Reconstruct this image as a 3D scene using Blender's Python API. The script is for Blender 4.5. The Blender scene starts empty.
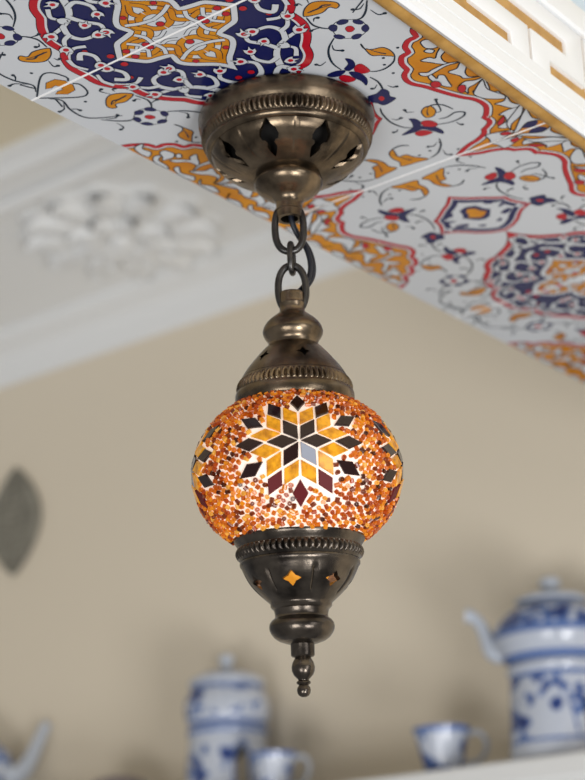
import bpy, bmesh, math, random
import numpy as np
from mathutils import Vector, Matrix
from mathutils.geometry import delaunay_2d_cdt

random.seed(7); rng = np.random.default_rng(7)
SC = bpy.context.scene
COL = SC.collection
PI = math.pi

# ------------------------------------------------------------------ camera
cam_d = bpy.data.cameras.new('camera'); cam = bpy.data.objects.new('camera', cam_d); COL.objects.link(cam)
R_ = Vector((0.782776, 0.621652, -0.02848)); U_ = Vector((0.234529, -0.252307, 0.938796)); F_ = Vector((-0.576418, 0.741546, 0.343296))
m = Matrix((R_, U_, -F_)).transposed().to_4x4(); cam.matrix_world = m
cam_d.sensor_fit = 'HORIZONTAL'; cam_d.sensor_width = 24.0; cam_d.lens = 71.866
cam_d.clip_start = 0.05; cam_d.clip_end = 50
cam_d.dof.use_dof = True; cam_d.dof.focus_distance = 1.04; cam_d.dof.aperture_fstop = 5.8
SC.camera = cam

# ------------------------------------------------------------------ world + light
W = bpy.data.worlds.new('daylight'); SC.world = W; W.use_nodes = True
bg = W.node_tree.nodes['Background']; bg.inputs[0].default_value = (0.96, 0.975, 1.0, 1); bg.inputs[1].default_value = 0.25

def area(name, loc, target, sx, sy, power, col):
    l = bpy.data.lights.new(name, 'AREA'); l.shape = 'RECTANGLE'; l.size = sx; l.size_y = sy; l.energy = power; l.color = col
    o = bpy.data.objects.new(name, l); COL.objects.link(o); o.location = loc
    o.rotation_euler = (Vector(target) - Vector(loc)).to_track_quat('-Z', 'Y').to_euler()
    return o
area('assumed_key_light', (2.35, -0.55, -1.8), (-0.9, 1.6, 0.7), 1.25, 1.25, 80, (0.985, 0.99, 1.0))  # assumed key light, low on the right, its source unseen
area('front_fill_light', (0.2, -2.2, -1.45), (-0.9, 1.7, 0.8), 1.5, 1.3, 50, (0.99, 0.99, 1.0))  # added fill with no seen source, brightens the back wall
area('side_fill_light', (2.3, 0.2, 0.05), (-0.7, 1.2, 0.5), 1.1, 1.2, 14, (0.97, 0.98, 1.0))  # added unseen fill for the trim face and highlights on the metal

SC.view_settings.view_transform = 'Standard'; SC.view_settings.look = 'None'
SC.view_settings.exposure = 0.0; SC.view_settings.gamma = 1.0
SC.view_settings.use_curve_mapping = False

# ------------------------------------------------------------------ helpers
def srgb(r, g, b):
    f = lambda c: (c/255/12.92) if c/255 <= 0.04045 else ((c/255+0.055)/1.055)**2.4
    return (f(r), f(g), f(b), 1)
MATS = {}
def mat(name, col, rough=0.5, metal=0.0, emit=None, es=0.0, noise=None, coat=0.0, bump=None, trans=0.0):
    """noise = (scale, colour2, lo, hi); bump = (scale, strength)"""
    M = bpy.data.materials.new(name); M.use_nodes = True; nt = M.node_tree; p = nt.nodes['Principled BSDF']
    if name.startswith('glaze'): p.inputs['Specular IOR Level'].default_value = 0.18
    p.inputs['Base Color'].default_value = col; p.inputs['Roughness'].default_value = rough; p.inputs['Metallic'].default_value = metal
    p.inputs['Coat Weight'].default_value = coat; p.inputs['Coat Roughness'].default_value = 0.06
    p.inputs['Transmission Weight'].default_value = trans
    if emit: p.inputs['Emission Color'].default_value = emit; p.inputs['Emission Strength'].default_value = es
    if noise or bump: tc = nt.nodes.new('ShaderNodeTexCoord')
    if noise:
        n = nt.nodes.new('ShaderNodeTexNoise'); n.inputs['Scale'].default_value = noise[0]; n.inputs['Detail'].default_value = 6
        rp = nt.nodes.new('ShaderNodeValToRGB'); rp.color_ramp.elements[0].position = noise[2]; rp.color_ramp.elements[1].position = noise[3]
        rp.color_ramp.elements[0].color = col; rp.color_ramp.elements[1].color = noise[1]
        nt.links.new(tc.outputs['Object'], n.inputs['Vector']); nt.links.new(n.outputs['Fac'], rp.inputs['Fac'])
        nt.links.new(rp.outputs['Color'], p.inputs['Base Color'])
        if emit: nt.links.new(rp.outputs['Color'], p.inputs['Emission Color'])
    if bump:
        n2 = nt.nodes.new('ShaderNodeTexNoise'); n2.inputs['Scale'].default_value = bump[0]; n2.inputs['Detail'].default_value = 4
        b = nt.nodes.new('ShaderNodeBump'); b.inputs['Strength'].default_value = bump[1]; b.inputs['Distance'].default_value = 0.001
        nt.links.new(tc.outputs['Object'], n2.inputs['Vector']); nt.links.new(n2.outputs['Fac'], b.inputs['Height']); nt.links.new(b.outputs['Normal'], p.inputs['Normal'])
    MATS[name] = M; return M

def make(name, verts, faces, mats, parent=None, fm=None, smooth=False, auto=None):
    me = bpy.data.meshes.new(name); me.from_pydata([tuple(v) for v in verts], [], [tuple(f) for f in faces])
    for M in (mats if isinstance(mats, (list, tuple)) else [mats]): me.materials.append(M)
    if fm is not None: me.polygons.foreach_set('material_index', np.array(fm, dtype=np.int32))
    if smooth: me.polygons.foreach_set('use_smooth', np.ones(len(me.polygons), dtype=bool))
    me.validate(); me.update()
    if smooth and auto: me.set_sharp_from_angle(angle=math.radians(auto))
    o = bpy.data.objects.new(name, me); COL.objects.link(o)
    if parent: o.parent = parent
    return o
def from_bm(name, bm, M, parent=None, smooth=False, auto=None):
    bm.normal_update()
    me = bpy.data.meshes.new(name); bm.to_mesh(me); bm.free()
    for x in (M if isinstance(M, (list, tuple)) else [M]): me.materials.append(x)
    if smooth: me.polygons.foreach_set('use_smooth', np.ones(len(me.polygons), dtype=bool))
    if smooth and auto: me.set_sharp_from_angle(angle=math.radians(auto))
    o = bpy.data.objects.new(name, me); COL.objects.link(o)
    if parent: o.parent = parent
    return o
def empty(name, loc, rz=0, parent=None):
    o = bpy.data.objects.new(name, None); COL.objects.link(o); o.location = loc; o.rotation_euler = (0, 0, rz); o.empty_display_size = 0.02
    if parent: o.parent = parent
    return o
def tag(o, label=None, cat=None, group=None, kind=None):
    if label: o['label'] = label
    if cat: o['category'] = cat
    if group: o['group'] = group
    if kind: o['kind'] = kind
    return o
def bm_box(bm, lo, hi, bevel=0.0):
    vs = [bm.verts.new((x, y, z)) for x in (lo[0], hi[0]) for y in (lo[1], hi[1]) for z in (lo[2], hi[2])]
    fs = [bm.faces.new([vs[i] for i in q]) for q in ((0,1,3,2),(4,6,7,5),(0,4,5,1),(2,3,7,6),(0,2,6,4),(1,5,7,3))]
    bmesh.ops.recalc_face_normals(bm, faces=fs)
    if bevel:
        es = list({e for f in fs for e in f.edges})
        bmesh.ops.bevel(bm, geom=es, offset=bevel, segments=2, affect='EDGES', profile=0.5)
def cr(pts, closed=False, n=4):
    """Catmull-Rom through 2-D or 3-D points"""
    P = [np.array(p, float) for p in pts]; N = len(P); out = []
    rngi = range(N) if closed else range(N-1)
    for i in rngi:
        if closed: p0, p1, p2, p3 = P[(i-1) % N], P[i], P[(i+1) % N], P[(i+2) % N]
        else: p0, p1, p2, p3 = P[max(i-1, 0)], P[i], P[i+1], P[min(i+2, N-1)]
        for k in range(n):
            t = k/n
            out.append(0.5*((2*p1)+(-p0+p2)*t+(2*p0-5*p1+4*p2-p3)*t*t+(-p0+3*p1-3*p2+p3)*t**3))
    if not closed: out.append(P[-1])
    return out
def tube_data(path, rad, seg=10, closed=False, V=None, F=None):
    V = [] if V is None else V; F = [] if F is None else F
    P = [Vector(p) for p in path]; N = len(P); base = len(V)
    rad = [float(q) for q in rad] if hasattr(rad, '__len__') else [rad]*N
    up = None
    for i in range(N):
        a = P[(i-1) % N] if (closed or i > 0) else P[i]; b = P[(i+1) % N] if (closed or i < N-1) else P[i]
        t = (b-a).normalized()
        if up is None: up = t.orthogonal().normalized()
        up = (up - t*up.dot(t)).normalized(); s = t.cross(up)
        for k in range(seg):
            th = 2*PI*k/seg; V.append(P[i] + rad[i]*(math.cos(th)*up + math.sin(th)*s))
    for i in range(N if closed else N-1):
        j = (i+1) % N
        off = 0
        if closed and j == 0:   # match the seam
            v0 = V[base+i*seg]; off = min(range(seg), key=lambda k: (V[base+k]-v0).length)
        for k in range(seg):
            F.append((base+i*seg+k, base+i*seg+(k+1) % seg, base+j*seg+(k+1+off) % seg, base+j*seg+(k+off) % seg))
    if not closed:
        F.append(tuple(base+k for k in reversed(range(seg)))); F.append(tuple(base+(N-1)*seg+k for k in range(seg)))
    return V, F
def tube(name, path, rad, M, parent=None, seg=12, closed=False):
    V, F = tube_data(path, rad, seg, closed); return make(name, V, F, M, parent, smooth=True, auto=50)
def lathe_data(prof, seg=96, disp=None, closed=False):
    """prof = [(r, z)...]; disp(theta, i, r, z) -> extra radius"""
    V = []; F = []; n = len(prof)
    for i, (r, z) in enumerate(prof):
        for k in range(seg):
            th = 2*PI*k/seg; rr = r + (disp(th, i, r, z) if disp else 0)
            V.append((rr*math.cos(th), rr*math.sin(th), z))
    for i in range(n if closed else n-1):
        j = (i+1) % n
        for k in range(seg): F.append((i*seg+k, j*seg+k, j*seg+(k+1) % seg, i*seg+(k+1) % seg))
    if not closed:
        if prof[0][0] > 1e-6: F.append(tuple(range(seg)))
        if prof[-1][0] > 1e-6: F.append(tuple((n-1)*seg+k for k in reversed(range(seg))))
    return V, F
def lathe(name, prof, M, parent=None, seg=96, disp=None, closed=False, auto=35):
    V, F = lathe_data(prof, seg, disp, closed); o = make(name, V, F, M, parent, smooth=True, auto=auto)
    bm = bmesh.new(); bm.from_mesh(o.data); bmesh.ops.remove_doubles(bm, verts=bm.verts, dist=1e-6); bmesh.ops.recalc_face_normals(bm, faces=bm.faces); bm.to_mesh(o.data); bm.free()
    o.data.polygons.foreach_set('use_smooth', np.ones(len(o.data.polygons), dtype=bool)); o.data.set_sharp_from_angle(angle=math.radians(auto))
    return o
def dense(prof, step=0.0006):
    out = []
    for (a, b), (c, d) in zip(prof, prof[1:]):
        n = max(1, int(math.hypot(c-a, d-b)/step)); out += [(a+(c-a)*k/n, b+(d-b)*k/n) for k in range(n)]
    return out+[prof[-1]]
def cut(o, cutters):
    """subtract closed cutter meshes from o and keep the result as plain mesh"""
    V = []; F = []
    for v, f in cutters:
        b = len(V); V += v; F += [tuple(i+b for i in q) for q in f]
    c = make('cutter', V, F, MATS['bronze'])
    bm = bmesh.new(); bm.from_mesh(c.data); bmesh.ops.recalc_face_normals(bm, faces=bm.faces); bm.to_mesh(c.data); bm.free()
    md = o.modifiers.new('b', 'BOOLEAN'); md.operation = 'DIFFERENCE'; md.solver = 'EXACT'; md.object = c
    par = o.parent; o.parent = None; o.matrix_world = Matrix()
    dg = bpy.context.evaluated_depsgraph_get(); dg.update()
    me = bpy.data.meshes.new_from_object(o.evaluated_get(dg)); o.modifiers.clear(); o.data = me
    o.parent = par; bpy.data.objects.remove(c)
    return o
def radial_prism(outline, th, zc, r0, r1):
    """outline in (tangent, up), pushed radially from r0 to r1 at azimuth th"""
    n = len(outline); V = []
    for r in (r0, r1):
        for (s, h) in outline:
            V.append((r*math.cos(th) - s*math.sin(th), r*math.sin(th) + s*math.cos(th), zc+h))
    F = [tuple(range(n)), tuple(range(n, 2*n))] + [(i, (i+1) % n, n+(i+1) % n, n+i) for i in range(n)]
    return V, F

# ------------------------------------------------------------------ materials
mat('wall_paint', srgb(230, 218, 197), 0.7, bump=(180, 0.05))
mat('plaster', srgb(238, 238, 236), 0.75, bump=(90, 0.05))
mat('cream_paint', srgb(228, 216, 190), 0.7)
mat('glaze_white', srgb(202, 205, 209), 0.16)
mat('glaze_gold', srgb(206, 136, 22), 0.14, noise=(60, srgb(190, 112, 14), 0.35, 0.75))
mat('glaze_red', srgb(178, 22, 40), 0.14)
mat('glaze_navy', srgb(20, 26, 80), 0.16)
mat('glaze_black', srgb(22, 24, 40), 0.14)
mat('glaze_line', srgb(24, 40, 56), 0.14)
mat('glaze_pink', srgb(226, 206, 208), 0.14)
mat('grout', srgb(244, 243, 242), 0.8)
mat('gilt', srgb(204, 158, 84), 0.4, 0.25, noise=(70, srgb(176, 130, 58), 0.35, 0.7), bump=(240, 0.2))
mat('white_paint', srgb(238, 239, 240), 0.45, bump=(120, 0.04))
mat('blue_panel', srgb(206, 222, 236), 0.3)
mat('bronze', srgb(136, 119, 98), 0.27, 0.94, noise=(60, srgb(64, 55, 45), 0.34, 0.66), bump=(380, 0.10))
mat('bronze_dark', srgb(106, 97, 87), 0.25, 0.92, noise=(70, srgb(52, 47, 43), 0.35, 0.68), bump=(380, 0.10))
mat('iron', srgb(88, 86, 84), 0.32, 0.9, noise=(90, srgb(56, 55, 54), 0.35, 0.7))
mat('cord_black', srgb(20, 24, 34), 0.35)
mat('pewter_dark', srgb(116, 112, 102), 0.5, 0.0)
mat('hole_shade', srgb(18, 15, 12), 0.8)  # near-black that stands for shade inside the pierced metal
mat('shelf_white', srgb(232, 232, 230), 0.45)
mat('pewter', srgb(166, 162, 148), 0.5, 0.0, noise=(40, srgb(134, 130, 118), 0.3, 0.7))
mat('porcelain', srgb(190, 197, 208), 0.18, coat=0.3)
# ------------------------------------------------------------------ the setting
SOF = 0.555                      # height of the tiled underside
CX, CY = -0.6131, 0.7909         # lamp axis
BX0, BX1 = CX-0.1092, CX+0.1332  # beam sides
WALL = 1.965; CEIL = 1.145

bm = bmesh.new(); bm_box(bm, (-4.2, WALL, -0.9), (1.6, WALL+0.1, CEIL+0.1)); o = from_bm('wall_back', bm, MATS['wall_paint']); tag(o, 'beige painted back wall behind the shelf', 'wall', kind='structure')
bm = bmesh.new(); bm_box(bm, (-4.2, 1.455, CEIL), (1.6, WALL, CEIL+0.08)); bm_box(bm, (-4.2, -1.0, CEIL+0.006), (1.6, 1.455, CEIL+0.08))
for f in bm.faces:
    f.material_index = 1 if f.calc_center_median().y < 1.454 else 0
o = from_bm('ceiling', bm, [MATS['plaster'], MATS['cream_paint']]); tag(o, 'white plaster ceiling with a cream painted middle', 'ceiling', kind='structure')

def extrude_x(name, prof, x0, x1, M, parent=None, auto=30):
    n = len(prof); V = [(x0, y, z) for y, z in prof] + [(x1, y, z) for y, z in prof]
    F = [tuple(range(n)), tuple(range(n, 2*n))] + [(i, (i+1) % n, n+(i+1) % n, n+i) for i in range(n)]
    o = make(name, V, F, M, parent, smooth=True, auto=auto)
    bm = bmesh.new(); bm.from_mesh(o.data); bmesh.ops.recalc_face_normals(bm, faces=bm.faces); bm.to_mesh(o.data); bm.free(); return o
def extrude_y(name, prof, y0, y1, M, parent=None, auto=30):
    n = len(prof); V = [(x, y0, z) for x, z in prof] + [(x, y1, z) for x, z in prof]
    F = [tuple(range(n)), tuple(range(n, 2*n))] + [(i, (i+1) % n, n+(i+1) % n, n+i) for i in range(n)]
    o = make(name, V, F, M, parent, smooth=True, auto=auto)
    bm = bmesh.new(); bm.from_mesh(o.data); bmesh.ops.recalc_face_normals(bm, faces=bm.faces); bm.to_mesh(o.data); bm.free(); return o

crown = [(WALL, 1.074), (WALL-0.006, 1.074), (WALL-0.010, 1.080), (WALL-0.012, 1.088)]
for k in range(9):
    a = k/8*PI/2; crown.append((WALL-0.014-0.042*(1-math.cos(a)), 1.092+0.034*math.sin(a)))
crown += [(WALL-0.060, 1.130), (WALL-0.067, 1.133), (WALL-0.070, 1.139), (WALL-0.070, CEIL), (WALL, CEIL)]
tag(extrude_x('trim_1', crown, -4.2, 1.6, MATS['plaster']), 'white cove moulding along the top of the beige wall', 'moulding', kind='structure')
band = [(1.585, CEIL), (1.580, CEIL-0.010)]
for k in range(7): a = k/6*PI; band.append((1.560-0.014*math.cos(PI-a)*-1, CEIL-0.010-0.010*math.sin(a)))
band += [(1.535, CEIL-0.006), (1.505, CEIL-0.006)]
for k in range(7): a = k/6*PI; band.append((1.490-0.012*math.cos(a)*-1 if False else 1.502-0.024*k/6, CEIL-0.008-0.009*math.sin(a)))
band += [(1.466, CEIL-0.004), (1.458, CEIL-0.004), (1.455, CEIL+0.004)]
tag(extrude_x('trim_2', band, -4.2, 1.6, MATS['plaster']), 'white raised moulding band across the plaster ceiling', 'moulding', kind='structure')

# plaster rosette: a domed disc with rings of acanthus leaves
def leaf_data(L, wd, h, V, F, org, ang, tilt=0.0, curl=0.0):
    nu, nv = 10, 7; b = len(V); ca, sa = math.cos(ang), math.sin(ang)
    for i in range(nu):
        t = i/(nu-1); w = wd*math.sin(PI*min(0.97, 0.12+0.86*t))**0.7*(1+0.16*math.cos(t*PI*7))
        for j in range(nv):
            s = j/(nv-1)*2-1
            x = L*t; y = s*w; z = h*(1-s*s)*(0.55+0.45*math.sin(PI*t)) - 0.35*h*math.exp(-(s/0.18)**2) + curl*max(0, t-0.7)**2*11
            V.append((org[0]+x*ca-y*sa, org[1]+x*sa+y*ca, org[2]-z))
    for i in range(nu-1):
        for j in range(nv-1): a = b+i*nv+j; F.append((a, a+1, a+nv+1, a+nv))
RC = (-1.672, 1.742, CEIL)
ros = empty('ceiling_rosette', RC); tag(ros, 'round white plaster leaf relief fixed to the ceiling by the cove moulding', 'ceiling rosette')
lathe('back_plate', [(0.0, -0.0005), (0.150, -0.0005), (0.150, -0.006), (0.142, -0.010), (0.132, -0.008), (0.05, -0.010), (0.0, -0.010)], MATS['plaster'], ros, 64, disp=lambda th, i, r, z: 0.008*math.cos(12*th) if r > 0.12 else 0)
V = []; F = []
for k in range(12): leaf_data(0.088, 0.030, 0.020, V, F, (0.060*math.cos(k*PI/6), 0.060*math.sin(k*PI/6), -0.007), k*PI/6, curl=0.012)
o = make('outer_leaves', V, F, MATS['plaster'], ros, smooth=True)
V = []; F = []
for k in range(8): leaf_data(0.064, 0.027, 0.024, V, F, (0.018*math.cos(k*PI/4+.2), 0.018*math.sin(k*PI/4+.2), -0.010), k*PI/4+.2, curl=0.016)
make('inner_leaves', V, F, MATS['plaster'], ros, smooth=True)
lathe('boss', [(0.022, -0.008), (0.024, -0.016), (0.019, -0.026), (0.010, -0.033), (0.0, -0.035)], MATS['plaster'], ros, 32)

# ------------------------------------------------------------------ tiled beam
beam = empty('ceiling_beam', (0, 0, 0)); tag(beam, 'overhead beam clad underneath in patterned tiles with white fretwork side', 'beam', kind='structure')
Y0, Y1 = -0.45, WALL
bm = bmesh.new(); bm_box(bm, (BX0+0.0005, Y0, SOF+0.006), (BX0+0.150, Y1, CEIL)); bm_box(bm, (BX0+0.150, Y0, SOF+0.006), (BX1-0.004, Y1, SOF+0.088))
tag(from_bm('beam_core', bm, MATS['white_paint'], beam), kind='structure')

# tile artwork, drawn once for a quarter of a two-tile panel (mm; a = across, b = along) and mirrored
PATTERN=[
('gold',[(68.5,35.2),(73,30.4),(79.7,27.6),(85.5,29.8),(91.1,36.1),(90.9,40.2),(87.6,41.7),(85.1,38.1),(79.1,40),(72.6,38.7),(68.7,36.8)]),
('stroke',[(72.1,34.5),(76.4,34.8),(80,35),(83.7,34),(87.7,36.6)]),
('stroke',[(68.5,38.1),(66.5,46.6),(68.1,52.4),(71.5,56.9)]),
('white',[(72.7,57.4),(79.4,53.4),(86.4,56.6),(90.6,61.7),(88.5,71.2),(80.5,75.3),(74.1,73.1),(69.7,67.4)]),
('navy',[(71.5,55.5),(75.1,54.1),(76.5,56.9),(73.1,60.8),(70.8,59.9)]),
('navy',[(78.3,54.5),(82.4,53.1),(85.2,56.1),(82.6,58.3),(78.8,57.3)]),
('navy',[(87.5,58.4),(90.3,60),(90.7,64.1),(88.2,64.9),(86.2,61.4)]),
('navy',[(87.2,67.6),(90.6,67.1),(89.2,71.7),(85.5,73.7),(85.2,70.4)]),
('navy',[(76.1,72.4),(80,71.9),(81.9,74.4),(78.1,76.6),(75,75.1)]),
('navy',[(68.9,64.3),(71.8,65.6),(72.7,70),(69.7,70.4),(67.8,67.3)]),
('red',[(78.4,62.9),(80.9,61.5),(82.9,63),(82.4,66.4),(79.5,67.8),(77.6,66.4)]),
('stroke',[(67.1,66.7),(58.5,73),(52.7,80.5),(48.8,89.8),(48.2,99)]),
('navy',[(50.4,99.3),(55.9,96),(58.1,90),(60.2,93.4),(58.8,98.5),(55.4,102),(50.8,102.9)]),
('navy',[(38.7,97.9),(45.5,98.3),(49.4,101.6),(42.8,104.1),(37.8,101.1)]),
('red',[(57.8,100.9),(61.8,101.8),(60.8,111.7),(55.1,110.9),(53.7,105.4)]),
('navy',[(50.5,104.3),(54.6,109.5),(53.5,118.5),(48.7,124.3),(49.6,118.4),(48.7,111)]),
('red',[(42,105.1),(46.4,105.6),(48.2,113.8),(43.1,114.3),(40.4,110.3)]),
('gold',[(75.3,82.4),(73.6,87.8),(76.7,92),(82.7,94.2),(84.4,100.4),(82.6,107.2),(79.8,104.8),(76.3,101.1),(72.5,97.8),(72.9,91.9)]),
('stroke',[(82.9,106.9),(78.2,112.3),(70.6,115.4),(64.6,115),(60.4,112.3)]),
('comma',[(61.6,72),(59.1,77.3),(62.3,81.3)]),
('comma',[(47,85),(41.9,86.4),(40.4,83.8)]),
('comma',[(101.7,56),(102.2,63),(105.9,64.5)]),
('comma',[(102.9,47.9),(97.7,51),(94.1,49)]),
('stroke',[(106.2,46.4),(99.3,54.8),(93,59.4),(88.2,58.8)]),
('comma',[(74.5,26.6),(74.1,23.6),(72.2,23.7)]),
('comma',[(68.1,52.4),(64.3,51.3),(61.6,51.3)]),
('comma',[(69,44.3),(71.3,41.9),(73.4,42.6)]),
('dot',[(76,104.7)]),
('dot',[(71.8,111.6)]),
('dot',[(70.1,123.4)]),
('dot',[(89.5,100.7)]),
('comma',[(58.7,133.1),(59.8,137.1),(62.2,138.2)]),
('comma',[(54.3,128.2),(49.9,131.1),(48.9,130.2)]),
('stroke',[(56.4,117.7),(56.9,124.7),(55.1,131.6),(51.6,138.7)]),
('navy',[(41.3,136.5),(47.5,137.1),(53.8,134.7),(54.9,139.7),(52,145.1),(53.4,149.6),(48.1,151.8),(42.3,152),(40.9,147.5),(38.8,143.3)]),
('red',[(44.8,142.8),(48,141.6),(47.8,145.4),(44.6,146.7)]),
('stroke',[(38.4,153.5),(35,160.9),(32.6,173.6),(34.8,184.2),(39.1,188.9)]),
('navy',[(44.2,177.7),(47.2,180.4),(47.4,186),(44.8,191),(50.4,195.9),(51.8,204.6),(49.6,209.1),(46.7,201.3),(42.9,194.9),(35.6,194.8),(27.9,192.9),(35.5,190.2),(39.9,188.6),(43.2,182.2)]),
('red',[(47.9,186.4),(52.7,187.7),(54.7,194.3),(51.7,197.5),(46.1,192.6)]),
('red',[(36.6,195.7),(42.6,196.5),(45.6,202.9),(38.8,203.3),(35.5,200.4)]),
('gold',[(55.7,175.2),(60.2,172),(64.3,173.1),(63.4,180.2),(58.6,184.9),(54.1,184.6),(53.6,180.5)]),
('stroke',[(61.2,172.9),(66.2,172.7),(71.1,177),(73.1,185.9)]),
('stroke',[(53.5,196.1),(62.6,199.4),(72,198.5),(76.3,194.4),(71.7,190.4),(64.1,192.3),(58.8,190.6)]),
('comma',[(52,172.3),(48.2,169.7),(48.7,166.2)]),
('comma',[(61.9,182.4),(65.9,182.4),(69.9,171.8),(71.6,168.3)]),
('comma',[(35.7,170.1),(37.4,173.5),(40.9,173.3)]),
('comma',[(30.7,184.1),(28.2,186.4),(26.1,186)]),
('comma',[(65.1,201.6),(65.1,205.3),(66.2,207)]),
('gold',[(6.3,208.5),(11.5,205.3),(9.7,211.5),(8.7,216.5),(14.1,217.3),(16.5,223.5),(22.2,232.5),(14.4,231.6),(2.1,229.5),(4.5,223.6),(3.8,216.2)]),
('stroke',[(11,204.8),(18.2,204.2),(23.2,207.9)]),
('stroke',[(23.5,232.5),(32,229.3),(40.1,220.9),(44.1,212.9)]),
('comma',[(39.6,216.6),(35.3,219.3),(31.9,217.8)]),
('comma',[(37,227.9),(35,234.7),(37.3,237.5)]),
('dot',[(20.4,224.1)]),
('dot',[(41.5,217.5)]),
('dot',[(45.4,233.9)]),
('dot',[(29.4,223.5)]),
('palm',[(115.8,1),(96.5,16.4),(88.1,16),(84.7,6.1),(87.3,2)]),
('palm',[(109.1,8.8),(112.8,18.3)]),
('goldh',[(104.3,4.6),(95.1,6.9),(90.3,0.6),(90.8,4.3),(94.1,1),(99.1,3),(105.8,0.5)]),
('stroke',[(111.7,5.9),(107.3,12.8),(111.9,25.3),(110.4,39.9),(92.1,51.6)]),
('comma',[(108.5,15.1),(114.2,21.1),(118.6,21.6)]),
('comma',[(112,23),(108.3,26.3),(107.6,29)]),
('comma',[(78.8,27.1),(81.4,20.2),(78.9,18.8)]),
('dot',[(97.3,23.3)]),
('leaf',[(102.8,106),(102.1,112.1),(106,115.6),(110.5,115.3),(114.8,113.9),(111.5,111.1),(108.5,104.6),(104.7,103.8)]),
('leaf',[(99.5,114.1),(102.6,114.1),(104.7,117.5),(101.9,119.3),(99.6,116.7)]),
('leaf',[(110.7,116.8),(109.5,122.3),(103.7,126.4),(101.9,132.8),(104.3,136.8),(109,139.1),(103.4,138.1),(98,132.9),(95,128.1),(91.4,122.3),(97.6,122.4),(99.8,125.6),(104.7,120.7)]),
('leaf',[(109,139.1),(101.4,135.4),(91.2,135.6),(86.7,136.5),(82.6,133.5),(81.6,137.3),(84.7,140.3),(89.6,139.7),(99.8,137.7)]),
('leaf',[(83.9,141.5),(87.3,140.4),(86.8,146.8),(89.9,144),(92.7,146.5),(90.8,153.2),(88.5,160.9),(85.5,158.3),(84.1,153.7),(83,147.6)]),
('leaf',[(111.7,137.9),(109.3,146),(104.7,151.5),(103.6,158),(111.1,162.9),(100.4,158),(99.7,153.2),(96.7,144.8),(102.9,144.5),(106.9,141.3)]),
('leaf',[(92,164),(98.3,161.1),(104.1,164),(111.5,164.3),(102.2,167.9),(95.3,169.7),(91.5,175.5),(92.1,169.7)]),
('leaf',[(109.5,165.4),(106.3,176.5),(103.6,182.7),(107.9,185.9),(105.1,190.4),(98.2,185.1),(95,178.1),(95.8,174.5),(101.6,173.8)]),
('reddot',[(80.7,149),(83.7,147.5),(86,149.8),(85.1,153.7),(81.8,155.1),(79.9,152.5)]),
('reddot',[(91,164.5),(94.2,162.6),(95.8,165.1),(93.2,169.3),(89.8,171.2),(89.4,167.9)]),
('leaf',[(96.1,175.3),(107.7,166.8),(103.9,178.7),(107.9,191.8),(105.1,195.7),(96.4,188),(93.8,180.1)]),
('leaf',[(97.2,197.8),(103.8,198.3),(108.8,193.3),(106.4,203.5),(110.8,211.9),(102.8,209.8),(98.8,201.3)]),
('leaf',[(91.5,211.7),(100.5,209.9),(109,212.4),(98.7,217),(94.5,223.4),(86.3,230.2),(82.1,225.4),(90.4,222.3),(93.4,214.4)]),
('leaf',[(109.8,216),(106,229.9),(111.4,236.5),(100.6,232.5),(89.4,239.3),(82.6,238.4),(87.3,237.4),(98,226.5),(106.8,218)]),
('reddot',[(85.9,219.4),(93.3,215.1),(88.4,221.7),(84.6,222.7)]),
('navyh',[(93.8,238),(101.1,240.9),(106.3,235.2),(98.7,231.8),(94.7,234.2)]),
('reddot',[(79.7,237.1),(84.8,237.6),(83.4,233.9),(79.1,233.5)]),
('leaf',[(69.9,229.6),(78.4,231.4),(87.6,235.8),(81.2,239.6),(67.6,240.8),(68.9,236.2)]),
('leaf',[(86.8,233.5),(91.6,227.6),(102.9,221),(111.4,208.4),(100.9,215.3),(89.6,224.3)]),
('leaf',[(26,27.1),(31.7,27),(30.5,36.6),(30.6,43.3),(38.7,41.6),(41.5,48.4),(33.1,49.8),(23.1,55.2),(25.8,47.8),(23.5,42.3),(20.7,35.4)]),
('leaf',[(39.9,26.5),(42.6,30.1),(43.6,42.4),(45.6,57.2),(41.6,47.6),(39.2,36.9)]),
('leaf',[(12.3,44.8),(19.2,40.7),(16.9,48.9),(18.3,56.9),(31.2,57.8),(21.9,63.6),(25.5,79.1),(19.4,72.4),(14,62.1),(11.5,54)]),
('leaf',[(46.6,19.8),(48.8,25.1),(50.4,34),(52.4,38.6),(48,41.1),(46.7,35.8),(45.9,28.7)]),
('reddot',[(23.1,31.4),(27,30.5),(27.7,34.6),(23.3,36)]),
('reddot',[(25.9,53.2),(29.6,52.8),(29.9,56.7),(26.2,57)]),
('leaf',[(27.1,62),(12.4,50.5),(14.3,58.2),(13.9,68.9),(17.7,62.2),(24.6,64.7)]),
('curl',[(9.3,58.8)]),
('curl',[(34.8,64.5)]),
('leaf',[(48.8,46.8),(50.6,39.8),(51,28.8),(44,18.1),(53.1,24.5),(54.1,35.3)]),
('leaf',[(58.1,13),(57.8,6.7),(49.1,2.3),(54.6,6.1),(58.9,1.1),(67,0.5)]),
]
T = 0.2415
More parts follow.
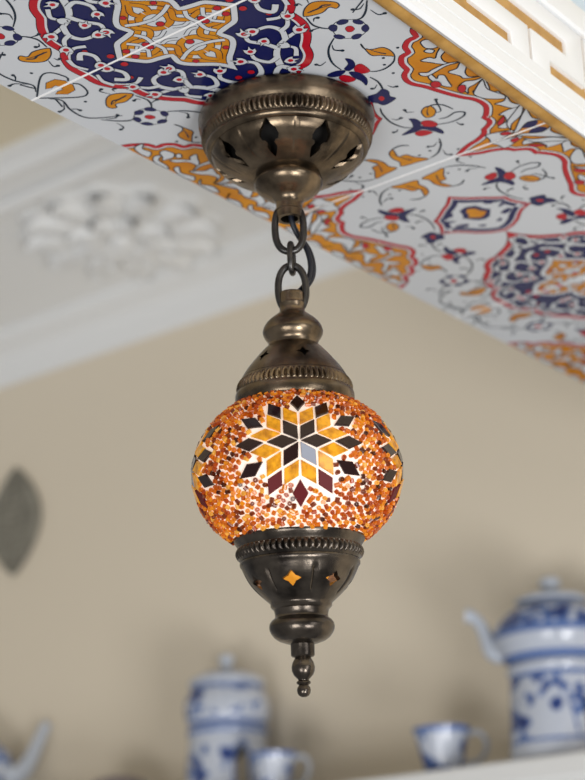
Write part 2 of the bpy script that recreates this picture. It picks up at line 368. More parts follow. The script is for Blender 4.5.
class Art:
    def __init__(s): s.V = []; s.F = []; s.M = []
    def poly(s, pts, mi, layer):
        if len(pts) < 3: return
        vs, _, tris, _, _, _ = delaunay_2d_cdt([Vector((float(p[0]), float(p[1]))) for p in pts], [], [list(range(len(pts)))], 1, 1e-5)
        b = len(s.V); s.V += [(min(max(p[0], 0), 120.75)/1000, min(max(p[1], 0.7), 240.8)/1000, layer*0.00002) for p in vs]
        s.F += [tuple(b+i for i in t) for t in tris]; s.M += [mi]*len(tris)
    def ribbon(s, pts, w, mi, layer):
        P = [np.array(p, float) for p in pts]; n = len(P); L = []; Rr = []
        for i in range(n):
            d = P[min(i+1, n-1)]-P[max(i-1, 0)]; d = d/(np.hypot(*d)+1e-9); nn = np.array((-d[1], d[0])); ww = w[i] if hasattr(w, '__len__') else w
            L.append(P[i]+nn*ww/2); Rr.append(P[i]-nn*ww/2)
        b = len(s.V); s.V += [(min(max(p[0], 0), 120.75)/1000, min(max(p[1], 0.7), 240.8)/1000, layer*0.00002) for p in L+Rr]
        for i in range(n-1): s.F.append((b+i, b+i+1, b+n+i+1, b+n+i)); s.M.append(mi)
    def disc(s, c, r, mi, layer, n=12): s.poly([(c[0]+r*math.cos(2*PI*k/n), c[1]+r*math.sin(2*PI*k/n)) for k in range(n)], mi, layer)
def area2(p): return sum(p[i][0]*p[(i+1) % len(p)][1]-p[(i+1) % len(p)][0]*p[i][1] for i in range(len(p)))/2
def offs(pts, d, closed=True):
    """move each point outward (positive) along its normal; outward is fixed by the winding"""
    P = [np.array(p, float) for p in pts]; n = len(P); sgn = 1 if area2(pts) > 0 else -1; out = []
    for i in range(n):
        a = P[(i-1) % n] if closed or i else P[i]; b = P[(i+1) % n] if closed or i < n-1 else P[i]
        t = b-a; t = t/(np.hypot(*t)+1e-9); out.append(P[i]+sgn*d*np.array((t[1], -t[0])))
    return out
GW, GR, NV, BK, LN, PK, GD = range(7)   # white, red, navy, black, thin line, pink, gold
TMATS = [MATS[k] for k in ('glaze_white', 'glaze_red', 'glaze_navy', 'glaze_black', 'glaze_line', 'glaze_pink', 'glaze_gold')]
def scallop(pts, notch, n=5):
    """smooth curve through pts with sharp inward corners at the notch indices"""
    out = []; seg = [pts[0]]
    for i in range(1, len(pts)):
        seg.append(pts[i])
        if i in notch or i == len(pts)-1:
            out += [tuple(p) for p in cr(seg, False, n)][:-1]; seg = [pts[i]]
    return out+[tuple(pts[-1])]
def region(A, line, corner, bands, layer):
    """nested bands of an area bounded by an open line and fixed corner points: bands = [(inset, material)]"""
    full = line+corner; sgn = 1 if area2(full) > 0 else -1
    for q, (ins, mi) in enumerate(bands):
        P = [np.array(p, float) for p in line]; n = len(P); out = []
        for i in range(n):
            t = P[min(i+1, n-1)]-P[max(i-1, 0)]; t = t/(np.hypot(*t)+1e-9); p = P[i]-sgn*ins*np.array((t[1], -t[0]))
            out.append((min(max(p[0], 0), 120.75), min(max(p[1], 0), 241.5)))
        A.poly(out+corner, mi, layer+q)
A = Art()
# medallion, spandrel and pendant
med = scallop([(0, 115), (5, 105), (14, 94), (24, 87), (31, 82), (38, 80.5), (46, 73.5), (50.5, 64), (58, 56), (64, 46), (66, 38), (66, 29), (72, 23), (77, 12), (77, 0)], {4, 7, 11})
region(A, med, [(0, 0)], [(-0.5, BK), (0.0, GR), (4.6, GW), (6.0, BK), (6.5, NV)], 1)
spn = scallop([(120.75, 80), (113, 84), (106, 90), (104, 96.5), (98, 97), (92, 102), (90, 108.5), (84, 110), (79, 117), (77.5, 125), (72.5, 129), (69.5, 136), (70, 143), (74, 151), (79, 165), (84, 177), (89, 186), (89.5, 196), (84, 205), (80.5, 208), (80.5, 215), (76, 219), (72, 221), (69, 226), (62, 230), (54.5, 232), (46, 236), (38, 241.5)], {3, 6, 9, 19, 22, 25})
region(A, spn, [(120.75, 241.5)], [(-0.4, BK), (0.0, GR), (3.6, GW), (5.2, BK), (6.0, GD)], 1)
pen = scallop([(0, 193), (8, 184), (17, 177), (25, 170), (31, 166), (31.5, 160), (34, 153), (39, 144), (30, 139.5), (24, 134), (19, 128), (10, 121), (0, 117)], {4, 7, 10})
region(A, pen, [], [(-0.4, BK), (0, GR), (2.6, GW), (3.8, NV), (8.4, GW)], 1)
A.poly([(0, 171), (7, 168), (9, 160), (12, 156), (8, 150), (5, 146), (0, 144)], NV, 7); A.poly([(0, 167), (4, 164), (5, 158), (8, 155), (4, 151), (0, 149)], GD, 8)
for q in ([(13, 167), (17, 163), (20, 165), (16, 169)], [(14, 146), (22, 149), (24, 146), (17, 142)], [(4, 136), (10, 139), (8, 134)], [(18, 155), (24, 156), (22, 159)]): A.poly([tuple(p) for p in cr(q, True, 3)], NV, 7)
# strapwork star inside the medallion
qd = scallop([(0, 57), (3, 50), (7, 44), (14, 38), (20, 32), (22.5, 26), (20.5, 18.5), (27, 17), (35, 15), (40.5, 9), (47, 0)], {6})
region(A, qd, [(0, 0)], [(-0.6, BK), (0, GW), (3.6, BK), (4.2, GD), (8.4, BK), (9.0, GW)], 6)
QZ = 12.0
for pts, w in (([(0, 27), (6, 25), (9, 18), (6, 11), (0, 9)], 4.2), ([(10, 27), (14, 20), (10, 12), (16, 6), (26, 8), (32, 4)], 3.6), ([(0, 40), (5, 33), (4, 27)], 3.4)):
    QZ += 0.5; c = cr(pts, False, 5); A.ribbon(c, w+1.1, BK, QZ); A.ribbon(c, w, GD, QZ+0.25)
for pts, w in (([(0, 19), (9, 21), (17, 25)], 2.6), ([(18, 0), (17, 8), (20, 14)], 2.6), ([(3, 6), (9, 3), (14, 4)], 2.2), ([(30, 10), (25, 3), (28, 0)], 2.4)):
    QZ += 0.5; c = cr(pts, False, 5); A.ribbon(c, w+1.0, BK, QZ); A.ribbon(c, w, GW, QZ+0.25)
for c, r in (((0, 13), 2.4), ((22, 2), 2.2), ((12, 32), 1.8), ((36, 4), 2.2), ((47, 6), 2.3), ((55, 20), 1.8), ((5, 64), 2.2)): QZ += 0.4; A.disc(c, r+0.5, BK, QZ); A.disc(c, r, GR, QZ+0.2)
# extra arabesque scrolls on the navy ground
def scroll(A, pts, w0, w1, z):
    c = cr(pts, False, 6); n = len(c); w = [1.4*(w0+(w1-w0)*i/(n-1)) for i in range(n)]
    A.ribbon(c, [q+1.0 for q in w], BK, z); A.ribbon(c, w, GW, z+0.2)
def tulip(A, x, y, deg, s, z, red=True):
    q = math.radians(deg); R2 = lambda u, v: (x+s*(u*math.cos(q)-v*math.sin(q)), y+s*(u*math.sin(q)+v*math.cos(q)))
    c = [R2(*p) for p in ((-1.2, 0), (0, 1.6), (1.6, 2.5), (3.6, 2.2), (2.8, 1.2), (3.4, 0.4), (5.6, 0), (3.4, -0.6), (2.8, -1.3), (3.4, -2.6), (1.4, -2.4), (0, -1.5))]
    A.poly(offs(c, 0.55), BK, z+0.4); A.poly(c, GW, z+0.6)
    if red: d = [R2(1.6+1.2*math.cos(k*PI/5), 1.2*math.sin(k*PI/5)) for k in range(10)]; A.poly(d, GR, z+0.8)
for pts, w0, w1 in (([(23, 71), (28, 61), (35, 53), (45, 48), (55, 46)], 3.4, 1.8), ([(35, 53), (32, 44), (27, 36), (29, 30)], 2.6, 1.8), ([(45, 48), (49, 39), (46, 31), (38, 29)], 2.8, 1.8), ([(49, 39), (55, 37), (60, 31)], 2.4, 1.6),
                    ([(7, 92), (11, 81), (17, 74), (23, 71), (26, 76)], 2.2, 3.0), ([(3, 72), (10, 68), (14, 58), (10, 52)], 2.8, 1.8), ([(64, 15), (58, 20), (54, 13), (57, 5)], 2.8, 1.8), ([(28, 61), (21, 62), (17, 54), (19, 47)], 2.6, 1.6),
                    ([(69, 20), (71, 12), (68, 4)], 2.2, 1.4), ([(3, 104), (6, 96), (3, 86)], 2.4, 1.4), ([(50, 24), (57, 27), (63, 24)], 2.2, 1.4), ([(38, 67), (43, 60), (41, 55)], 2.2, 1.4)):
    QZ += 0.6; scroll(A, pts, w0, w1, QZ)
for x, y, dg, s in ((55, 46, -20, 1.3), (29, 30, -70, 1.25), (38, 29, 190, 1.2), (60, 31, -50, 1.2), (26, 76, 60, 1.2), (10, 52, 230, 1.2), (57, 5, -60, 1.2), (19, 47, -60, 1.1), (3, 86, 250, 1.0), (36, 40, 150, 1.1), (41, 55, 250, 1.0), (30, 68, 20, 1.1), (12, 82, 140, 1.0)):
    QZ += 0.9; tulip(A, x, y, dg, s*1.35, QZ, s > 1.05)
LC = [12.0]
def leaf(A, c):
    A.poly(c, GW, LC[0]); A.ribbon(c+[c[0]], 0.95, BK, LC[0]+0.25); LC[0] += 0.5
UC = 0
for kind, pts in PATTERN:
    UC += 1; e1 = 0.02*UC
    if kind in ('leaf', 'reddot', 'curl') and max(p[1] for p in pts) < 84 and max(p[0] for p in pts) < 72: continue
    if kind in ('gold', 'navy', 'red', 'white', 'leaf', 'reddot', 'navyh'):
        c = [tuple(p) for p in cr(pts, True, 4)]
        if kind == 'leaf':
            leaf(A, c)
        elif kind == 'reddot': A.poly(offs(c, 0.5), BK, 36+e1*4); A.poly(c, GR, 36.2+e1*4)
        elif kind == 'gold':
            A.poly(c, GD, 4+e1*0.4); A.ribbon(c+[c[0]], 0.9, LN, 4.3+e1*0.4)
            ca_ = np.array(c); m0 = ca_.mean(0); w_, v_ = np.linalg.eigh(np.cov((ca_-m0).T)); ln = 1.0*math.sqrt(w_[1]); d_ = v_[:, 1]
            A.ribbon(cr([m0-d_*ln, m0+v_[:, 0]*0.7, m0+d_*ln*0.8], False, 5), [0.3+0.11*k for k in range(11)], LN, 5.2+e1*0.4)
        elif kind == 'white': A.poly(c, GW, 3); A.ribbon(c+[c[0]], 0.6, LN, 4)
        elif kind == 'navyh': A.poly(c, NV, 10.8)
        else: A.poly(offs(c, 0.3), LN, 5+e1*4); A.poly(c, NV if kind == 'navy' else GR, 5.04+e1*4)
    elif kind in ('stroke', 'palm'):
        c = cr(pts, False, 5); n = len(c); A.ribbon(c, [1.5*(0.55+0.45*math.sin(PI*i/(n-1))) if kind == 'stroke' else 1.3 for i in range(n)], LN, 7.0+e1*0.5)
    elif kind == 'comma':
        c = cr(pts, False, 5); n = len(c); A.ribbon(c, [0.4+1.5*i/(n-1) for i in range(n)], LN, 4.6+e1*0.5); A.disc(c[-1], 1.35, LN, 4.9+e1*0.5)
    elif kind == 'dot': A.disc(pts[0], 1.1, LN, 4.6+e1*0.5)
    elif kind == 'curl':
        x, y = pts[0]
        if x < 5: continue
        c = [(x+(1.2+0.28*k)*math.cos(k*0.7), y+(1.2+0.28*k)*math.sin(k*0.7)) for k in range(10)]
        A.ribbon(c, 2.6, BK, 33+e1); A.ribbon(c, 1.6, GW, 34+e1)
for q in ([(108, 88), (113, 93), (112, 100), (118, 104), (119, 96), (116, 88)], [(110, 108), (116, 112), (117, 121), (120, 126), (120, 112), (115, 106)], [(112, 128), (117, 136), (114, 146), (119, 150), (120, 138), (117, 128)],
          [(113, 152), (118, 158), (114, 166), (117, 176), (120, 170), (119, 156)], [(112, 182), (118, 186), (116, 196), (120, 204), (120, 188)], [(112, 206), (117, 214), (113, 224), (118, 232), (120, 220), (118, 208)]):
    c = [tuple(p) for p in cr(q, True, 4)]; leaf(A, [(min(p[0], 120.7), p[1]) for p in c])
c = [(104.5, 4), (99, 9), (92, 8.5), (88.5, 3), (89, 0), (96, 0), (97, 3.5), (101, 3)]; A.poly(offs(c, 0.6), LN, 4); A.poly(c, GD, 5)
# white panel, then the quarter mirrored over the beam
qv = np.array(A.V); qf = A.F; qm = np.array(A.M)
V = []; F = []; FM = []; XT = CX+0.0125; YG = CY-0.1205    # YG: a medallion joint
def lay(sx, sy, y):
    b = len(V)
    V.extend(np.stack([XT+sx*qv[:, 0], y+sy*qv[:, 1], SOF-qv[:, 2]], 1).tolist())
    F.extend([tuple(b+i for i in (f if sx*sy < 0 else f[::-1])) for f in qf]); FM.extend(qm.tolist())
k0 = math.ceil((Y0-YG)/(2*T)); k1 = math.floor((Y1-YG)/(2*T))
for k in range(k0, k1+1):
    y = YG+2*T*k
    for sx in (1, -1):
        if y+T <= Y1+0.001: lay(sx, 1, y)
        if y-T >= Y0-0.001: lay(sx, -1, y)
b = len(V); V += [(BX0, Y0, SOF), (BX1, Y0, SOF), (BX1, Y1, SOF), (BX0, Y1, SOF), (BX0, Y0, SOF+0.006), (BX1, Y0, SOF+0.006), (BX1, Y1, SOF+0.006), (BX0, Y1, SOF+0.006)]
for q in ((0, 3, 2, 1), (4, 5, 6, 7), (0, 1, 5, 4), (1, 2, 6, 5), (2, 3, 7, 6), (3, 0, 4, 7)): F.append(tuple(b+i for i in q)); FM.append(0)
tag(make('tile_cladding', V, F, TMATS, beam, FM), 'white tiles painted with navy, red and gold arabesques', kind='structure')
bm = bmesh.new()
k = math.ceil((Y0-YG)/T)
while YG+T*k < Y1: bm_box(bm, (BX0, YG+T*k-0.0008, SOF-0.0003), (BX1-0.006, YG+T*k+0.0008, SOF+0.001)); k += 1
tag(from_bm('grout_lines', bm, MATS['grout'], beam), kind='structure')

# gilt corner bead, white band, gilt ground and white fretwork on the side facing the room
prof = [(BX1-0.0096, SOF+0.002)] + [(BX1-0.0040-0.0056*math.cos(a), SOF-0.0016-0.0046*math.sin(a)) for a in [PI*k/10 for k in range(11)]] + [(BX1+0.0016, SOF+0.002)]
tag(extrude_y('edge_bead', prof, Y0, Y1, MATS['gilt'], beam), 'gilt corner bead', kind='structure')
X1 = CX+0.142
tag(extrude_y('side_ground', [(BX1-0.004, SOF+0.004), (X1-0.0032, SOF+0.004), (X1-0.0032, SOF+0.086), (BX1-0.004, SOF+0.086)], Y0, Y1, MATS['gilt'], beam), 'gilt ground of the fretwork', kind='structure')
low = [(BX1+0.0024, SOF-0.0066), (X1-0.003, SOF-0.0085), (X1-0.0005, SOF-0.0060), (X1, SOF-0.0025), (X1-0.0012, SOF-0.0018), (X1, SOF-0.0008), (X1, SOF+0.0072), (X1-0.0012, SOF+0.0078), (X1, SOF+0.0086), (X1, SOF+0.0172), (X1-0.006, SOF+0.0176), (BX1+0.0012, SOF+0.0176)]
tag(extrude_y('lower_moulding', low, Y0, Y1, MATS['white_paint'], beam), kind='structure')
upp = [(X1-0.007, SOF+0.0672), (X1+0.0015, SOF+0.0674), (X1+0.0030, SOF+0.0690), (X1+0.0030, SOF+0.0850), (X1+0.0018, SOF+0.0878), (X1-0.012, SOF+0.0878), (X1-0.012, SOF+0.0672)]
tag(extrude_y('upper_moulding', upp, Y0, Y1, MATS['white_paint'], beam), kind='structure')
bm = bmesh.new(); P0 = CY+0.0725; PER = 0.1443
half = [(0.0018, 0.0168), (0.0018, 0.0415), (0.0480, 0.0415), (0.0480, 0.0530), (0.0, 0.0530), (0.0, 0.0668), (0.0700, 0.0668), (0.0700, 0.0272), (0.0235, 0.0272), (0.0235, 0.0168)]
k = math.ceil((Y0+0.075-P0)/PER)
while P0+PER*k < Y1-0.075:
    for s in (1, -1):
        v0 = [bm.verts.new((X1-0.0034, P0+PER*k+s*y, SOF+z)) for y, z in half]; v1 = [bm.verts.new((X1, v.co.y, v.co.z)) for v in v0]; n = len(half)
        fr = bm.faces.new(v1); fs = [fr]+[bm.faces.new((v0[q], v0[(q+1) % n], v1[(q+1) % n], v1[q])) for q in range(n)]
        bmesh.ops.recalc_face_normals(bm, faces=fs)
        if fr.normal.x < 0: bmesh.ops.reverse_faces(bm, faces=fs)
        es = [e_ for q, e_ in enumerate(fr.edges)]
        es = [e_ for e_ in es if not all(abs(v.co.y-(P0+PER*k)) < 1e-5 for v in e_.verts)]
        bmesh.ops.bevel(bm, geom=es, offset=0.0007, segments=2, affect='EDGES', profile=0.5)
    k += 1
tag(from_bm('fretwork', bm, MATS['white_paint'], beam, smooth=True, auto=40), 'white meander fretwork', kind='structure')
bm = bmesh.new(); bm_box(bm, (BX0+0.150, Y0, SOF+0.088), (BX0+0.156, Y1, CEIL-0.012))
tag(from_bm('upper_panel', bm, MATS['blue_panel'], beam), 'pale blue panel above the fretwork', kind='structure')
# ------------------------------------------------------------------ the mosaic pendant lamp
lamp = empty('pendant_lamp', (CX, CY, SOF-0.0011), math.atan2(-CY, -CX))     # local +X looks at the camera, +Y to its right
tag(lamp, 'bronze pendant lamp with amber mosaic glass globe hanging on a chain from the tiled beam', 'pendant lamp')
ZB = (SOF-0.0011)*1000
mm = lambda L: [(r/1000, (z-ZB)/1000) for r, z in L]
zz = lambda z: (z-ZB)/1000
BR, BD = MATS['bronze'], MATS['bronze_dark']
def gad(n, z0, z1, amp):
    a, b = zz(z0), zz(z1); a, b = min(a, b), max(a, b)
    def d(th, i, r, z):
        if z <= a or z >= b: return 0.0
        w = math.sin(PI*(z-a)/(b-a))**0.5
        return amp*w*(abs(math.cos(n*th/2))-0.45)
    return d
def lines(angs, z0, z1, depth, wid):
    a, b = min(zz(z0), zz(z1)), max(zz(z0), zz(z1))
    def d(th, i, r, z):
        if z <= a or z >= b or i >= d.nout: return 0.0
        s = 0
        for t in angs:
            q = (th-t+PI) % (2*PI)-PI; s += math.exp(-(q/wid)**2)
        return -depth*s*min(1, 6*(z-a)/(b-a), 6*(b-z)/(b-a))
    d.nout = 10**9
    return d
D = math.radians
# ceiling cup
out = dense(mm([(49.2, 527.4), (48.8, 526.4), (48.2, 524.6), (46.4, 522.0), (43.4, 519.2), (39.6, 516.4), (35.0, 513.8), (30.0, 511.6), (25.5, 510.0), (22.4, 509.4), (20.7, 508.9), (21.4, 507.8), (22.0, 506.2), (21.7, 504.2), (20.2, 501.6), (16.8, 498.5), (12.8, 496.0), (10.2, 494.6), (8.9, 492.6), (8.3, 491.0), (8.2, 487.6), (8.8, 487.2), (8.8, 486.0), (8.2, 485.6), (8.2, 480.6)]), 0.0012)
inn = mm([(5.6, 480.6), (5.6, 494), (14.0, 500.0), (19.5, 506.0), (20.0, 511.6), (33.0, 516.2), (42.0, 521.0), (46.2, 525.4), (46.6, 527.4)])
dl = lines([D(-37.5+45*k) for k in range(8)], 527, 511, 0.0009, 0.020); dl.nout = len(out)
canopy = lathe('canopy', out+inn, BR, lamp, 360, dl, closed=True)
spade = [(0, 0.0115), (0.0012, 0.0085), (0.0028, 0.0060), (0.0052, 0.0040), (0.0062, 0.0014), (0.0050, -0.0006), (0.0034, -0.0008), (0.0022, -0.0018), (0.0032, -0.0034), (0.0018, -0.0052), (0, -0.0066)]
spade = spade + [(-a, b) for a, b in spade[-2:0:-1]]
cut(canopy, [radial_prism(spade, D(-15+45*k), zz(517.4), 0.024, 0.060) for k in range(8)])
canopy.data.materials.clear(); canopy.data.materials.append(BR); canopy.data.set_sharp_from_angle(angle=D(35))
rim = dense(mm([(46.4, 553.0), (55.6, 553.0), (56.5, 552.2), (56.9, 550.6), (56.8, 547.6), (56.2, 544.4), (55.3, 541.6), (54.6, 540.4)]), 0.001)+dense(mm([(54.4, 539.8), (53.8, 536.0), (52.6, 532.0)]), 0.0006)+mm([(52.0, 531.4), (52.4, 530.6), (52.2, 529.2), (51.4, 527.8), (50.2, 527.0), (49.0, 526.8), (46.4, 527.4)])
o = lathe('beaded_rim', rim, BR, canopy, 660, gad(100, 539.8, 532.0, 0.0021), closed=True)
lathe('cup_shade_core', mm([(0.0, 552.5), (40.0, 552.5), (36.0, 530.0), (22.0, 519.0), (12.0, 512.0), (0.0, 510.0)]), MATS['hole_shade'], canopy, 48)  # added dark core: shade behind the cup's holes put into its colour
# chain
def link(name, cy, cz, sy, sz, wire, yaw=0.0, tilt=0.0, p=2.4):
    P = []
    for k in range(56):
        a = 2*PI*k/56; ca, sa = math.cos(a), math.sin(a)
        y = sy*math.copysign(abs(ca)**(2/p), ca); z = sz*math.copysign(abs(sa)**(2/p), sa)
        v = Matrix.Rotation(yaw, 3, 'Z') @ (Matrix.Rotation(tilt, 3, 'X') @ Vector((0, y, z))); P.append((v.x, v.y+cy/1000, v.z+zz(cz)))
    return tube(name, P, wire, MATS['iron'], lamp, 12, True)
link('chain_link', -0.3, 474.2, 0.0090, 0.0160, 0.0023)
link('chain_link', 0.6, 453.3, 0.0060, 0.0096, 0.0018, yaw=D(80), tilt=0.0)
link('chain_link', 0.3, 432.6, 0.0086, 0.0157, 0.0023, p=2.2)
for q, (dx, dy) in enumerate(((0, 0), (-0.0026, 0.0018))):
    pts = [(-.0010+dx*.3, .0008, zz(489)), (-.0028+dx*.6, .0014+dy*.3, zz(480)), (-.0054+dx, .0048+dy*.6, zz(472)), (-.0058+dx, .0098+dy, zz(463)), (-.0056+dx, .0122+dy, zz(453)), (-.0054+dx, .0116+dy, zz(444)), (-.0042+dx, .0078+dy*.6, zz(436)), (-.0016+dx*.5, .0028+dy*.2, zz(429)), (-.0006, .0008, zz(420))]
    tube('power_cord', cr(pts, False, 8), 0.0017, MATS['cord_black'], lamp, 12)
# upper cap
out = dense(mm([(7.0, 429.9), (7.4, 429.2), (7.6, 423.0), (8.0, 422.4), (7.9, 421.4), (7.7, 420.8), (7.8, 417.4), (8.6, 416.2), (11.2, 414.2), (13.8, 412.2), (16.2, 409.8), (18.0, 406.8), (18.7, 404.2), (18.4, 402.2), (17.4, 400.2), (15.9, 398.0), (15.4, 396.6), (15.4, 395.2), (16.2, 394.4), (18.0, 392.7), (21.2, 389.2), (23.8, 386.1), (26.6, 382.8), (29.0, 379.6), (30.8, 376.8), (32.2, 374.2)]), 0.0012)
inn = mm([(30.0, 374.2), (24.0, 381.0), (19.0, 387.0), (14.0, 393.0), (14.0, 404.0), (6.0, 411.0), (4.6, 416.0), (4.6, 429.9)])
top = lathe('top_cap', out+inn, BR, lamp, 240, closed=True)
star = []
for k in range(8): a = k*PI/4+PI/2; r = 0.0040 if k % 2 == 0 else 0.0018; star.append((r*math.cos(a)*1.1, r*math.sin(a)))
cut(top, [radial_prism(star, D(14+60*k), zz(384.6), 0.016, 0.040) for k in range(6)])
top.data.materials.clear(); top.data.materials.append(BR); top.data.set_sharp_from_angle(angle=D(35))
bnd = mm([(29.6, 374.6), (32.2, 374.0), (32.8, 373.2)])+dense(mm([(33.0, 372.6), (34.2, 369.0), (35.2, 365.4)]), 0.0006)+mm([(35.5, 364.9), (36.0, 364.2), (36.4, 362.8), (36.5, 360.4), (36.2, 358.0), (35.6, 356.8), (34.2, 357.0), (33.6, 362.0)])
lathe('beaded_band', bnd, BR, top, 480, gad(62, 372.6, 365.4, 0.0022), closed=True)
lathe('cap_shade_core', mm([(0.0, 405.0), (10.0, 404.0), (12.0, 394.0), (22.0, 381.0), (25.0, 372.0), (0.0, 370.0)]), MATS['hole_shade'], top, 40)  # added dark core, painted as the shade behind the star holes
# lower cap
out = dense(mm([(35.2, 260.4), (35.6, 259.8), (36.0, 258.6), (35.8, 257.2), (35.0, 256.2), (34.2, 254.4), (33.2, 252.2), (31.6, 249.0), (29.7, 246.0), (27.6, 243.4), (25.2, 240.9), (22.8, 238.6), (20.4, 236.4), (18.6, 234.8), (18.2, 234.0), (18.3, 232.8), (17.6, 231.8), (16.4, 230.8), (15.8, 228.4), (15.7, 226.6), (16.2, 225.6), (17.8, 224.4), (19.0, 222.6), (19.4, 220.6), (19.1, 218.6), (18.2, 216.6), (16.4, 214.2), (13.6, 212.2), (9.6, 210.8), (7.2, 210.2)]), 0.0010)
inn = mm([(0.0, 210.2), (0.0, 214.0), (14.0, 217.0), (15.0, 222.0), (13.5, 228.0), (14.5, 234.0), (19.0, 239.0), (26.0, 245.5), (30.6, 252.0), (33.0, 257.0), (33.4, 260.4)])
dl = lines([D(-10+25.7+51.43*k) for k in range(7)], 254, 238, 0.0014, 0.035); dl.nout = len(out)
bot = lathe('bottom_cap', out+inn, BD, lamp, 300, dl, closed=True)
hole = []
for k in range(16):
    a = k*PI/8+PI/2; r = (0.0042, 0.0029, 0.0023, 0.0029)[k % 4]; hole.append((r*math.cos(a)*1.35, r*math.sin(a)))
cut(bot, [radial_prism(hole, D(-10+51.43*k), zz(245.6), 0.018, 0.045) for k in range(7)])
bot.data.materials.clear(); bot.data.materials.append(BD); bot.data.set_sharp_from_angle(angle=D(35))
bnd = mm([(38.0, 274.2), (39.4, 274.2), (39.6, 273.4), (39.0, 271.6), (37.6, 269.6), (36.9, 268.2)])+dense(mm([(37.0, 267.6), (37.3, 264.6), (36.8, 261.4)]), 0.0005)+mm([(36.3, 260.9), (35.6, 260.0), (33.4, 260.4), (34.0, 268.0)])
lathe('beaded_band', bnd, BD, bot, 480, gad(60, 267.6, 261.4, 0.0021), closed=True)
fin = mm([(0, 211.4), (7.4, 211.4), (7.1, 210.4), (7.0, 203.6), (6.4, 202.8), (4.7, 202.2), (5.4, 201.0), (6.3, 199.2), (6.9, 196.8), (6.7, 194.4), (5.8, 192.2), (4.4, 190.6), (3.3, 189.6), (3.1, 188.9), (4.0, 188.3), (4.3, 187.5), (3.9, 186.8), (2.9, 186.3), (3.1, 185.7), (3.8, 184.7), (4.1, 183.2), (3.8, 181.4), (2.9, 180.0), (1.5, 179.2), (0, 179.0)])
lathe('finial', fin, BD, bot, 48)

# globe: opal shell, seed beads, mosaic stars
GA, GB, GZ = 0.0624, 0.0512, zz(313.4)
mat('opal_glass', srgb(250, 236, 224), 0.3, emit=srgb(255, 228, 206), es=0.42)
mat('dark_glass', srgb(34, 16, 14), 0.06, emit=srgb(70, 18, 10), es=0.05)
mat('red_glass', srgb(84, 6, 12), 0.5, emit=srgb(128, 4, 12), es=0.12)
MATS['red_glass'].node_tree.nodes['Principled BSDF'].inputs['Specular IOR Level'].default_value = 0.25
mat('glint_glass', srgb(150, 154, 166), 0.08, emit=srgb(150, 152, 162), es=0.10)  # dark diamond coloured grey: an assumed window's reflection put into its colour
mat('amber_glass', srgb(226, 156, 28), 0.10, emit=srgb(220, 140, 10), es=0.26, noise=(210, srgb(150, 84, 6), 0.40, 0.75))
mat('warm_bulb', srgb(255, 190, 90), 0.3, emit=srgb(255, 168, 54), es=0.7)
MB = bpy.data.materials.new('seed_beads'); MB.use_nodes = True; nt = MB.node_tree; p = nt.nodes['Principled BSDF']
at = nt.nodes.new('ShaderNodeAttribute'); at.attribute_name = 'bead_colour'
nt.links.new(at.outputs['Color'], p.inputs['Base Color']); nt.links.new(at.outputs['Color'], p.inputs['Emission Color'])
p.inputs['Emission Strength'].default_value = 0.24; p.inputs['Roughness'].default_value = 0.2
glob = [(GA*math.cos(a), GZ+GB*math.sin(a)) for a in [D(-53+k*(53+62)/60) for k in range(61)]]
def ell(lon, lat, off=0.0):
    cl, sl = math.cos(lat), math.sin(lat); n = np.array((cl/GA, 0, sl/GB)); n /= np.linalg.norm(n)
    r = GA*cl+off*n[0]; return np.array((r*math.cos(lon), r*math.sin(lon), GZ+GB*sl+off*n[2]))
shell_in = [(r-0.0025, z) for r, z in glob[::-1]]
globe = lathe('glass_globe', glob+shell_in, MATS['opal_glass'], lamp, 96, closed=True); tag(globe, 'glowing amber mosaic glass globe')
S = 0.01145; STAR_LAT = 0.118; E6 = [np.array((math.cos(PI*k/3), math.sin(PI*k/3))) for k in range(6)]
e = lambda deg: np.array((math.cos(D(deg)), math.sin(D(deg))))
RH = []   # (four corners, material)
for k in range(6):
    ph = 60*k
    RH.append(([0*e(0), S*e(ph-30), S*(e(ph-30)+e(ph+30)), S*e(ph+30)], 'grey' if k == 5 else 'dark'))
    psi = ph+30; N = S*e(psi)
    for sg in (-60, 60): RH.append(([N, N+S*e(psi+sg), N+S*e(psi+sg)+S*e(psi), N+S*e(psi)], 'amber'))
    tip = S*(e(ph-30)+e(ph+30)); RH.append(([tip, tip+S*e(ph-30), tip+S*(e(ph-30)+e(ph+30)), tip+S*e(ph+30)], 'red' if ph in (240, 300) else 'dark'))
    Q = 2*S*e(psi)+0.0006*e(psi); RH.append(([Q, Q+S*e(psi-30), Q+S*(e(psi-30)+e(psi+30)), Q+S*e(psi+30)], 'red' if psi == 270 else 'dark'))
STARS = [D(q) for q in (1.6, 87.5, 151.0, 209.0, -87.0)]
def on_globe(lon0, pq, off):
    lat = STAR_LAT+pq[1]*(0.90 if pq[1] > 0 else 0.97)/((GA+GB)/2*0.97); lon = lon0+pq[0]/(GA*max(0.35, 0.5+0.5*math.cos(lat)))
    return ell(lon, lat, off)
gm = [MATS['dark_glass'], MATS['red_glass'], MATS['glint_glass'], MATS['amber_glass']]; gi = {'dark': 0, 'red': 1, 'grey': 2, 'amber': 3}
diamonds = []
